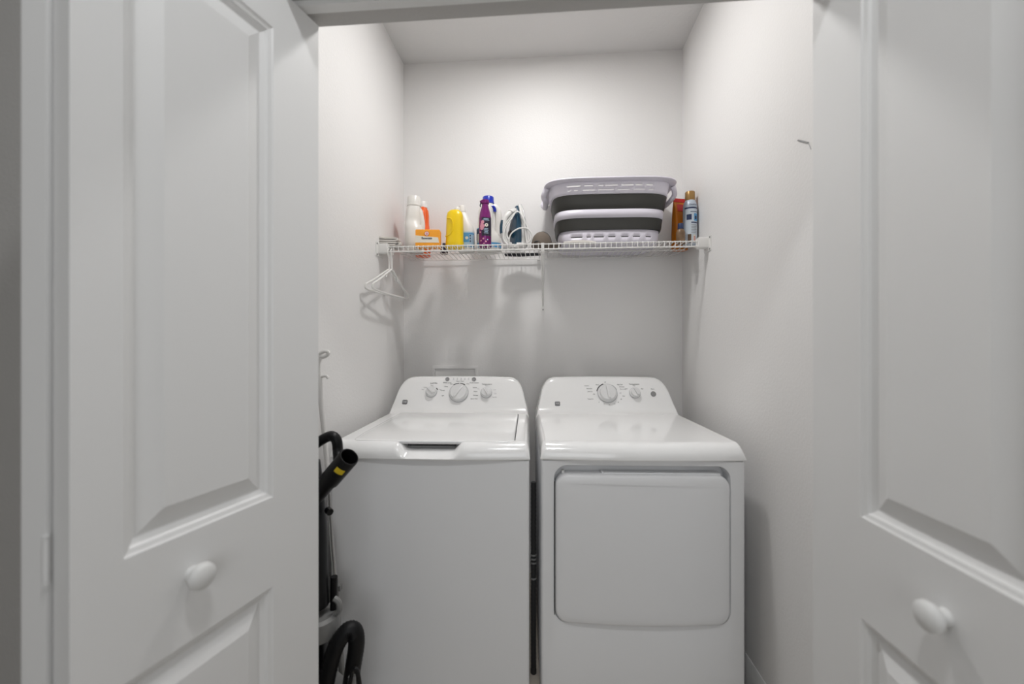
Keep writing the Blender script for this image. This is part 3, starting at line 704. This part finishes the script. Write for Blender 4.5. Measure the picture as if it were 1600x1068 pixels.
# grey cloth laid under the basket front edge
gc = root('cleaning_cloth', (X(905, 1.965), 1.972, TOP), R(2), 'thin grey folded cloth sticking out before the basket base', 'cloth')
rg = []
for i in range(15):
    x_ = -.075 + .150 * i / 14; h_ = .0035 + .008 * max(0, sin(pi * i / 14)) * (1 + .2 * sin(i * 1.7))
    rg.append([(x_, -.026, .0005), (x_, -.023, h_), (x_, .0, h_ * .9), (x_, .018, .003), (x_, .018, .0005)])
MB().loft(rg).build('cloth_body', 'cloth', gc, ang=70)
# ---------------------------------------------------------------- right end items
YO = 2.16
op = root('snack_pouch', sl(1062, YO), R(18), 'tall orange packet with a red top strip, left of the aerosol can', 'packet')
oh = Z(1060, 311, YO) - TOP
rg = []
for (f_, wx, dy) in ((0, .034, .024), (.02, .036, .026), (.3, .036, .026), (.6, .035, .022), (.82, .035, .014), (.93, .036, .004), (1, .036, .0015)):
    rg.append([(p[0], p[1], f_ * oh) for p in rr(wx, max(dy, .0012), max(dy, .0012) * .5, 3, 3)])
MB().loft(rg).build('packet_body', 'brown', op, ang=60)
MB().box(-.0365, .0365, -.006, -.0028, oh * .93, oh * 1.0).build('seal_strip', 'red', op)
MB().loft([[(-.024, -.0205, oh * .74), (.030, -.0205, oh * .74), (.030, -.0105, oh * .88), (-.024, -.0105, oh * .88)], [(-.024, -.016, oh * .74), (.030, -.016, oh * .74), (.030, -.006, oh * .88), (-.024, -.006, oh * .88)]]).build('label', 'red', op)
YT = 2.07
ac = root('aerosol_can', sl(1078, YT), 0, 'tall pale blue aerosol can with a gold cap, at the right end of the shelf', 'can')
ah = Z(1078, 300, YT) - TOP; ar = .0325
MB().lathe([(ar * .94, 0), (ar, .003), (ar * .98, .006), (ar * .98, ah * .70), (ar * .96, ah * .74), (ar * .86, ah * .80), (ar * .66, ah * .84)], 36).build('can_body', 'can', ac, ang=50)
MB().lathe([(ar * .68, ah * .835), (ar * .70, ah * .85), (ar * .70, ah * .985), (ar * .64, ah)], 28).build('cap', 'gold', ac)
def al(z0, z1, a0, a1, m, g): return label_wrap(ac, ah * z0, ah * z1, ar * .98, ar * .98, a0, a1, m, pw=1, g=g)
al(.04, .68, 215, 330, 'canlabel', .0005)
al(.665, .69, 205, 335, 'navy', .0010); al(.60, .612, 255, 330, 'navy', .0010); al(.46, .56, 225, 265, 'navy', .0010); al(.44, .575, 285, 330, 'sky', .0008); al(.47, .53, 292, 312, 'navy', .0012); al(.40, .42, 262, 330, 'navy', .001)
for i in range(6): al(.36 - i * .028, .368 - i * .028, 262, 318 - 5 * (i % 3), 'grey', .001)
al(.04, .19, 278, 300, 'cartonw', .001)
for i in range(5): al(.06 + i * .022, .07 + i * .022, 281, 297, 'red', .0014)
al(.04, .20, 235, 262, 'tan', .0008)
text('lettering', 'Coating', .010, 'navy', ac, (.002, -ar - .0012, ah * .735), (R(90 - 5), 0, R(3)))
YQ = 2.02
sj = root('small_jar', sl(1063.5, YQ), 0, 'small tan patterned bottle with a dark blue cap, in front of the orange packet', 'bottle')
jh = Z(1063, 349, YQ) - TOP
MB().lathe([(.018, 0), (.020, .003), (.020, jh * .55), (.016, jh * .68), (.011, jh * .74)], 24).build('bottle_body', 'tan', sj, ang=50)
cap(sj, jh * .73, .013, jh * .27, 'navy')
dk = root('spray_bottle', sl(1091, 2.17), 0, 'slim dark grey can half hidden behind the pale blue aerosol can', 'can')
dh = Z(1090, 318, 2.17) - TOP
MB().lathe([(.0165, 0), (.018, .003), (.018, dh * .8), (.012, dh * .88), (.011, dh)], 24).build('can_body', 'taupe2', dk)
# black cloth below the iron (seen through the wires)
bc = root('folded_cloth', (X(812, 2.2), 2.215, TOP), R(0), 'flat black folded cloth lying behind the iron, seen through the wires', 'cloth')
rg = []
for i in range(13):
    x_ = -.08 + .19 * i / 12; h_ = .006 + .004 * sin(pi * i / 12)
    e_ = .036 - .02 * abs(i - 5) / 7
    rg.append([(x_, -e_ * 1.0, .0005), (x_, -e_, h_), (x_, .0, h_ * 1.2), (x_, e_, h_), (x_, e_, .0005)])
MB().loft(rg).build('cloth_body', 'dcloth', bc, ang=60)

# ---------------------------------------------------------------- vacuum cleaner
VY = 1.16
vx, vy = X(493, VY), VY
va = root('vacuum_cleaner', (vx, vy, 0), 0, 'black upright vacuum cleaner with curved hose and yellow mark, behind the left door', 'vacuum cleaner')
def VP(px, py, dy=0): q = P(px, py, VY + dy); return Vector((q.x - vx, q.y - vy, q.z))
# wand socket, open at the top
a, b_ = VP(546, 713, -.06), VP(506, 760, -.02)
ax = (a - b_).normalized()
def hollow(p0, p1, r0, r1, th_, depth, name, m, parent):
    ax_ = (p1 - p0).normalized(); mb = MB()
    up = Vector((0, 0, 1)); n_ = ax_.cross(up).normalized(); bb = n_.cross(ax_)
    def rg_(c_, r_): return [c_ + r_ * (n_ * cos(2 * pi * j / 28) + bb * sin(2 * pi * j / 28)) for j in range(28)]
    mb.loft([rg_(p0, r0), rg_(p1 - ax_ * .003, r1), rg_(p1, r1 - .001), rg_(p1, r1 - th_), rg_(p1 - ax_ * depth, r1 - th_ - .002)], True, True)
    return mb.build(name, m, parent, ang=50)
mid_ = b_ + (a - b_) * .35
hollow(b_ + (a - b_) * .25, a, .0275, .0275, .004, .06, 'wand_socket', 'black', va)
wn = MB().tube([b_ + (a - b_) * -.75, b_, mid_], .0235, 20).build('wand', 'black', va)
# yellow mark sits on the socket
ym = a - ax * .036
side = (Vector((0, -1, 0)) - ax * ax.dot(Vector((0, -1, 0)))).normalized(); tn = ax.cross(side)
mk = []
for i in range(9):
    t_ = R(-5 + 52 * i / 8); d_ = side * cos(t_) + tn * sin(t_)
    mk.append(d_)
mbk = MB(); mbk.loft([[ym + d_ * .0272 - ax * .009 for d_ in mk], [ym + d_ * .0287 - ax * .009 for d_ in mk], [ym + d_ * .0287 + ax * .009 for d_ in mk], [ym + d_ * .0272 + ax * .009 for d_ in mk]], False, False, closed=False)
mbk.build('yellow_mark', 'yellow', va)
hl = spline([VP(474, 706, 0), VP(492, 694, 0), VP(508, 684, 0), VP(519, 681, 0), VP(526, 688, 0), VP(528, 704, 0), VP(529, 726, -.02), VP(524, 740, -.03)], 6)
MB().tube(hl, .0148, 14).build('handle', 'black', va)
MB().tube([VP(484, 720, 0), VP(484, 760, 0), VP(488, 830, 0), VP(491, 945, 0)], [.028, .037, .040, .041], 20).build('stick', 'black', va)
MB().tube([VP(474, 706, 0), VP(480, 735, 0)], .018, 12).build('handle_root', 'black', va)
MB().tube([VP(512, 796, -.0), VP(516, 800, -.01)], .010, 10).build('cord_hook', 'black', va)
q1 = VP(496, 955, 0); q2 = VP(497, 990, 0)
MB().lathe([(.050, 0), (.062, .006), (.064, .03), (.060, .055), (.050, .062)], 28, c=(q1.x, q1.y, q2.z)).build('hose_clip', 'grey', va)
MB().tube(spline([VP(520, 962, 0), VP(530, 952, 0), VP(529, 940, 0), VP(522, 934, 0)], 4), [.008] * 13, 8).build('clip_arm', 'grey', va)
MB().tube([VP(521, 958, .02), VP(522, 900, .02)], .010, 10).build('tool_tube', 'black', va)
# big loop of stretch hose
hp = spline([VP(500, 1165, -.03), VP(505, 1110, -.03), VP(511, 1060, -.03), VP(524, 1012, -.03), VP(541, 986, -.02), VP(553, 985, -.01), VP(557, 1004, .0), VP(552, 1040, .01), VP(545, 1085, .02), VP(535, 1150, .03)], 12)
rad = [.0215 + (.0018 if i % 2 else 0) for i in range(len(hp))]
MB().tube(hp, rad, 16).build('hose', 'hose', va, ang=60)
MB().tube(spline([VP(535, 1120, -.05), VP(545, 1075, -.05), VP(552, 1046, -.05), VP(559, 1050, -.05), VP(564, 1085, -.04), VP(566, 1130, -.03)], 6), .0055, 8).build('cord', 'black', va)
MB().tube([VP(548, 1130, -.02), VP(550, 1056, -.02)], [.018, .010], 12).build('side_cap', 'grey', va)
# canister and floor head (below the frame)
MB().lathe([(.05, .06), (.085, .07), (.09, .10), (.09, .25), (.07, .275), (.045, .29)], 28, c=(-.01, 0, 0)).build('canister', 'grey', va)
MB().tube([(-.01, 0, .27), (-.01, 0, q2.z + .01)], .042, 20).build('stick', 'black', va)
MB().loft([[(p[0] + .0, p[1] - .06, z) for p in rr(a1 - .0, b1, .03, 5, 2)] for (z, a1, b1) in ((.006, .115, .075), (.012, .12, .08), (.05, .12, .078), (.075, .10, .06))]).build('floor_head', 'black', va)
for s in (-1, 1):
    MB().lathe([(.028, -.008), (.032, -.006), (.032, .006), (.028, .008)], 20).xf(Matrix.Translation((s * .09 - .005, .045, .032)) @ Matrix.Rotation(pi / 2, 4, 'Y')).build('wheel', 'rubber', va)
# ---------------------------------------------------------------- white mop pole behind
MY = 1.30
m0 = P(531, 1010, MY); 
mo = root('mop', (m0.x + .02, MY, 0), 0, 'thin white mop pole with hooked top, behind the black vacuum by the left wall', 'mop')
def MP(px, py, dy=0): q = P(px, py, MY + dy); return Vector((q.x - (m0.x + .02), dy, q.z))
MB().tube([MP(498, 585), MP(503, 640), MP(512, 735), MP(513.5, 752)], [.010, .0085, .0075, .0072], 12).build('pole', 'plastic', mo)
MB().tube([MP(513, 748), MP(519, 850), MP(524, 912)], .0066, 10).build('pole', 'steel', mo)
MB().tube([MP(523.5, 905), MP(527, 960), MP(531, 1010), (0, 0, .06)], [.009, .0085, .009, .010], 10).build('lower_pole', 'grey', mo)
tp = MP(506, 553)
ev = [(tp + Vector((.016 * cos(t_), 0, .0085 * sin(t_) + .004 * cos(t_)))) for t_ in [2 * pi * j / 20 for j in range(20)]]
MB().tube(ev, .0062, 8, closed=True).build('hanging_loop', 'plastic', mo)
MB().tube(spline([MP(498, 585), MP(497, 568), MP(500, 558)], 5), .0085, 10).build('pole_neck', 'plastic', mo)
MB().tube(spline([MP(497, 592), MP(503, 588), MP(510, 587), MP(513, 591)], 5), .005, 8).build('wall_hook', 'plastic', mo)
MB().box(MP(530, 915).x, MP(534, 915).x, -.012, .004, MP(532, 920).z, MP(532, 912).z).build('clip', 'grey', mo)
MB().loft([[(p[0], p[1] * .55, z) for p in rr(a1, .07, .02, 4, 2)] for (z, a1) in ((.003, .10), (.02, .10), (.035, .07), (.06, .02))]).build('mop_head', 'grey', mo)
# little wire in the right wall
wv = root('wall_wire', (XR, X(1248, 1) and 1.272, 0), 0, 'short bent grey wire stub fixed high on the right wall', 'wire')
def RW(px, py):
    Y = XR / ratio(px); return Vector((-.002, Y - 1.272, Z(px, py, Y)))
MB().tube([RW(1248, 219), RW(1256, 221), RW(1264, 223)], .0022, 6).build('wire_stub', 'scuff', wv)
MB().tube([RW(1264, 223), RW(1268, 233)], .0010, 6).build('wire_end', 'ring', wv)
